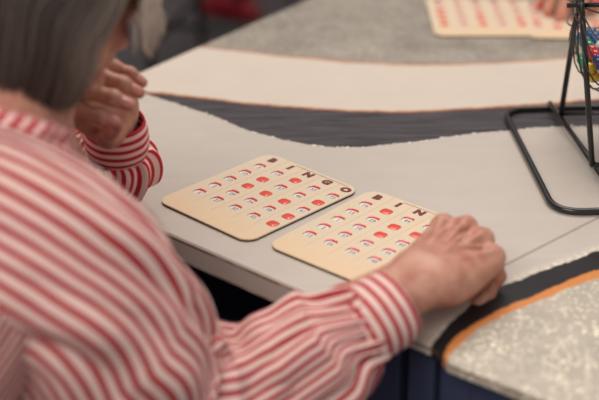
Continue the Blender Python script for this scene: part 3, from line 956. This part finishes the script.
for ix in range(-8, 9):
    for iy in range(-9, 10):
        for iz in range(0, 6):
            z = -CR+.0013+BR+iz*stp*.82; o = (iz % 2)*.5
            x = (ix+o)*stp; y = (iy+o)*stp
            rr_ = math.hypot(y, z)+BR+.0014
            if abs(x)+BR > CH-.0015 or rr_ > CR: continue
            # inside the superellipse?
            if ((abs(x)+BR*.45)/(CH-.002))**4.5+(rr_/(CR))**4.5 > 1.0: continue
            if z > -.047-.02*max(0, x/CH): continue
            P_ = cc+rdir*x+side*y+upv*z; X_, Y_, z_ = pix(P_)
            cand.append((P_, X_, Y_, z_))
cand.sort(key=lambda c: c[3])
want = [(588, 37, 'blue'), (588, 43, 'green'), (598, 38, 'blue'), (591, 57, 'red'), (599, 62, 'navy blue'), (592, 70, 'yellow'), (598, 50, 'white'), (599, 79, 'yellow'), (585, 52, 'green')]
BALLCOL = {}
names = list(BC)
for i, (P_, X_, Y_, z_) in enumerate(cand):
    best = min(want, key=lambda w: (w[0]-X_)**2+(w[1]-Y_)**2)
    BALLCOL[i] = best[2] if (best[0]-X_)**2+(best[1]-Y_)**2 < 40 else names[(i*5+3) % 6]
for i, (P_, X_, Y_, z_) in enumerate(cand):
    c = BALLCOL[i]
    o = bpy.data.objects.new('bingo_ball', BME[c]); COL.objects.link(o); o.location = P_
    tag(o, 'small glossy %s number ball lying in the black wire cage' % c, 'ball', '%s number balls in the cage' % c)

# ================================================================== FAR PERSON
far = empty('person', (-.10, 1.42, 0)); tag(far, 'person across the table whose red-nailed fingers rest on the far game card', 'person')
FW = W(-.098, .818, .067)
FE = W(-.16, 1.06, .06)
(hv, hf), nf, M_f = build_hand(1, FW, (.30, -.93, -.12), (.1, 0, 1), [(20, 30, 22), (24, 34, 24), (26, 36, 26), (28, 36, 28)], (-.10, -.02, .05, .12),
                               [(-.55, .75, -.35), (-.15, .90, -.30), (.1, .9, -.3)], FE, h=.0020, veins=False)
fb = [(hv, hf)]
FNK = W(-.06, 1.30, .28); FHC = W(-.05, 1.26, .46)
Fm = Matrix.Translation(FHC) @ Matrix.Rotation(R(180), 4, 'Z') @ Matrix.Rotation(R(-22), 4, 'X')
P = head_prims(Fm.inverted() @ FNK); v, f = sdf_mesh(P, *bounds(P), .004); A = np.array(Fm); fb.append((v@A[:3, :3].T+A[:3, 3], f))
FB = [cn(W(-.05, 1.42, -.2), W(-.05, 1.36, .12), .12, .11), cn(W(-.18, 1.31, .18), W(.08, 1.31, .18), .05, .05), cn(W(-.19, 1.29, .18), W(-.16, 1.06, .06), .045, .036), cn(W(-.05, 1.33, .14), FNK, .06, .05)]
v, f = sdf_mesh(FB, *bounds(FB), .009); fb.append((v, f))
FSR, FSL = W(-.22, 1.30, .20), W(.12, 1.30, .20)
FEL, FWL = W(.17, 1.16, -.02), W(.12, 1.02, .03)
(hv, hf), nf2, M_f2 = build_hand(-1, FWL, (-.25, -.95, -.08), (-.1, 0, 1), [(20, 30, 22)]*4, (-.10, -.02, .05, .12), [(-.55, .75, -.35), (-.15, .90, -.30), (.1, .9, -.3)], FEL, h=.0025, veins=False)
fb.append((hv, hf))
link('body', merged(fb), SKIN2, far)
for nl in nf2: link('fingernail', nail_mesh(nl, M_f2), NAIL_RED, far)
for nl in nf: link('fingernail', nail_mesh(nl, M_f), NAIL_RED, far)
P = [cn(W(-.05, 1.42, -.22), W(-.05, 1.36, .12), .15, .13), cn(FSR, FSL, .07, .07), cn(FSR, FE, .062, .055), cn(FE, FW+(FE-FW)*.28, .05, .036), cn(FSL, FEL, .062, .055), cn(FEL, FWL, .05, .036),
     ('ell', ((-.05, 1.44, T-.24), (.17, .14, .13)), .03), cn(FNK+Vector((0, .02, -.06)), FNK, .08, .06)]
v, f = sdf_mesh(P, *bounds(P), .009); link('jumper', merged([(v, f)]), simple('brown_knit', srgb(84, 58, 50), .9, bump=.4), far)
P = []
for sx in (-.10, .10):
    k = W(-.05+sx*1.3, 1.10, -.21); a = W(-.05+sx*1.3, 1.12, -.665)
    P += [cn(W(-.05+sx, 1.44, -.24), k, .09, .065, .02), cn(k, a, .062, .045, .02), cn(a+Vector((0, .02, -.025)), a+Vector((0, -.12, -.035)), .04, .032, .02)]
v, f = sdf_mesh(P, *bounds(P), .010); v[:, 2] = np.maximum(v[:, 2], .001); link('trousers', merged([(v, f)]), NAVYCLOTH, far)
make_hair(Fm, 1200, far, 9, lambda a, b: .12)

# ================================================================== CHAIRS
BLKMETAL = simple('black_chair_tube', srgb(24, 23, 25), .4)
def chair(loc, rz, seat_mat, label, group=None, seat_z=.44):
    c = empty('chair', loc, rz); tag(c, label, 'chair', group)
    def L(name, me, m): 
        o = link(name, me, m, c, world=False); return o
    bm = bmesh.new(); box_bm(bm, (0, 0, seat_z), (.42, .42, .05), bev=.018); L('seat', bm_mesh(bm), seat_mat)
    bm = bmesh.new(); box_bm(bm, (0, -.225, seat_z+.36), (.40, .03, .24), bev=.012); L('backrest', bm_mesh(bm), seat_mat)
    for sx in (-.19, .19):
        v, f = tube(rounded_path([(sx, .18, seat_z-.03), (sx, .21, .012)], .02), .011); L('leg', mesh('l', v, f), BLKMETAL)
        v, f = tube(rounded_path([(sx, -.215, seat_z+.44), (sx, -.20, seat_z-.03), (sx, -.24, .012)], .05), .011); L('leg', mesh('l', v, f), BLKMETAL)
        v, f = tube([(sx, .195, .16), (sx, -.222, .16)], .008); L('stretcher', mesh('l', v, f), BLKMETAL)
    v, f = tube([(-.19, .195, .22), (.19, .195, .22)], .008); L('stretcher', mesh('l', v, f), BLKMETAL)
    return c
REDP = simple('dark_red_upholstery', srgb(128, 26, 36), .8, var=.3, scale=25)
chair((-1.60, 1.50, 0), R(-150), REDP, 'dark red chair with black legs standing on the floor beyond the table corner')
chair((.11, -.80, 0), 0, simple('black_upholstery', srgb(30, 30, 34), .8), 'black chair the striped-blouse woman sits on', seat_z=.372)
chair((-.05, 1.46, 0), R(180), simple('black_upholstery_far', srgb(30, 30, 34), .8), 'black chair under the person across the table', seat_z=.345)

bag = empty('handbag', (-2.02, 1.86, 0)); tag(bag, 'small dark red handbag with black straps on the carpet beyond the table', 'bag')
P = [('ell', ((-2.02, 1.86, .060), (.070, .050, .050)), .03), cn((-2.09, 1.84, .03), (-1.95, 1.88, .03), .032, .032, .02), ('ell', ((-1.98, 1.87, .115), (.05, .035, .03)), .03)]
v, f = sdf_mesh(P, *bounds(P), .006); v[:, 2] = np.maximum(v[:, 2], .001); link('bag_body', merged([(v, f)]), simple('dark_red_leather', srgb(150, 24, 38), .5), bag)
for dy in (-.03, .03):
    v, f = tube(catmull([(-2.08, 1.86+dy, .08), (-2.08, 1.86+dy*1.6, .19), (-2.02, 1.86+dy*2, .235), (-1.96, 1.86+dy*1.6, .19), (-1.96, 1.86+dy, .08)], 24), .009, 8); link('strap', mesh('s', v, f), BLKMETAL, bag)

# ================================================================== ROOM
FLOORM = simple('dark_grey_carpet', srgb(98, 92, 95), .95, var=.12, scale=40, bump=.5)
WALLM = simple('warm_grey_wall_paint', srgb(186, 172, 158), .8, var=.03, scale=5)
def sbox(name, c, s, m):
    bm = bmesh.new(); box_bm(bm, c, s); o = link(name, bm_mesh(bm), m, smooth=False); o['kind'] = 'structure'; return o
sbox('floor', (-.2, .6, -.02), (8, 8, .04), FLOORM)
sbox('wall_back', (-.2, 4.65, 1.4), (8, .1, 2.8), WALLM)
sbox('wall_left', (-4.25, .6, 1.4), (.1, 8, 2.8), WALLM)
sbox('baseboard_back', (-.2, 4.585, .05), (8, .03, .10), NAVY)
sbox('baseboard_left', (-4.185, .6, .05), (.03, 8, .10), NAVY)

# ================================================================== LIGHT AND CAMERA
def area(name, loc, target, size, power, col):
    l = bpy.data.lights.new(name, 'AREA'); l.shape = 'RECTANGLE'; l.size, l.size_y = size; l.energy = power; l.color = col
    o = bpy.data.objects.new(name, l); COL.objects.link(o); o.location = loc
    o.rotation_euler = (Vector(target)-Vector(loc)).to_track_quat('-Z', 'Y').to_euler(); return o
area('ceiling_lamp', (-.3, .9, 2.75), (.1, 0, .8), (1.6, 1.2), 33, (1, .93, .86))
area('ceiling_lamp_near', (.6, -1.9, 2.6), (.1, -.1, .7), (1.6, 1.2), 34, (1, .92, .86))
w = bpy.data.worlds.new('room_light'); bpy.context.scene.world = w; w.use_nodes = True
w.node_tree.nodes['Background'].inputs[0].default_value = (1, .95, .92, 1)
w.node_tree.nodes['Background'].inputs[1].default_value = .46

cam = bpy.data.cameras.new('camera'); co_ = bpy.data.objects.new('camera', cam); COL.objects.link(co_)
cam.sensor_width = 36; cam.lens = 85; cam.clip_start = .02
co_.location = CAM
Mx = Matrix((crr, cu_, -cd)).transposed(); co_.rotation_euler = Mx.to_euler()
cam.dof.use_dof = True; cam.dof.focus_distance = 1.57; cam.dof.aperture_fstop = 2.8
bpy.context.scene.camera = co_
vs = bpy.context.scene.view_settings
vs.view_transform = 'Standard'; vs.look = 'None'; vs.gamma = 1; vs.use_curve_mapping = False; vs.exposure = 0.0
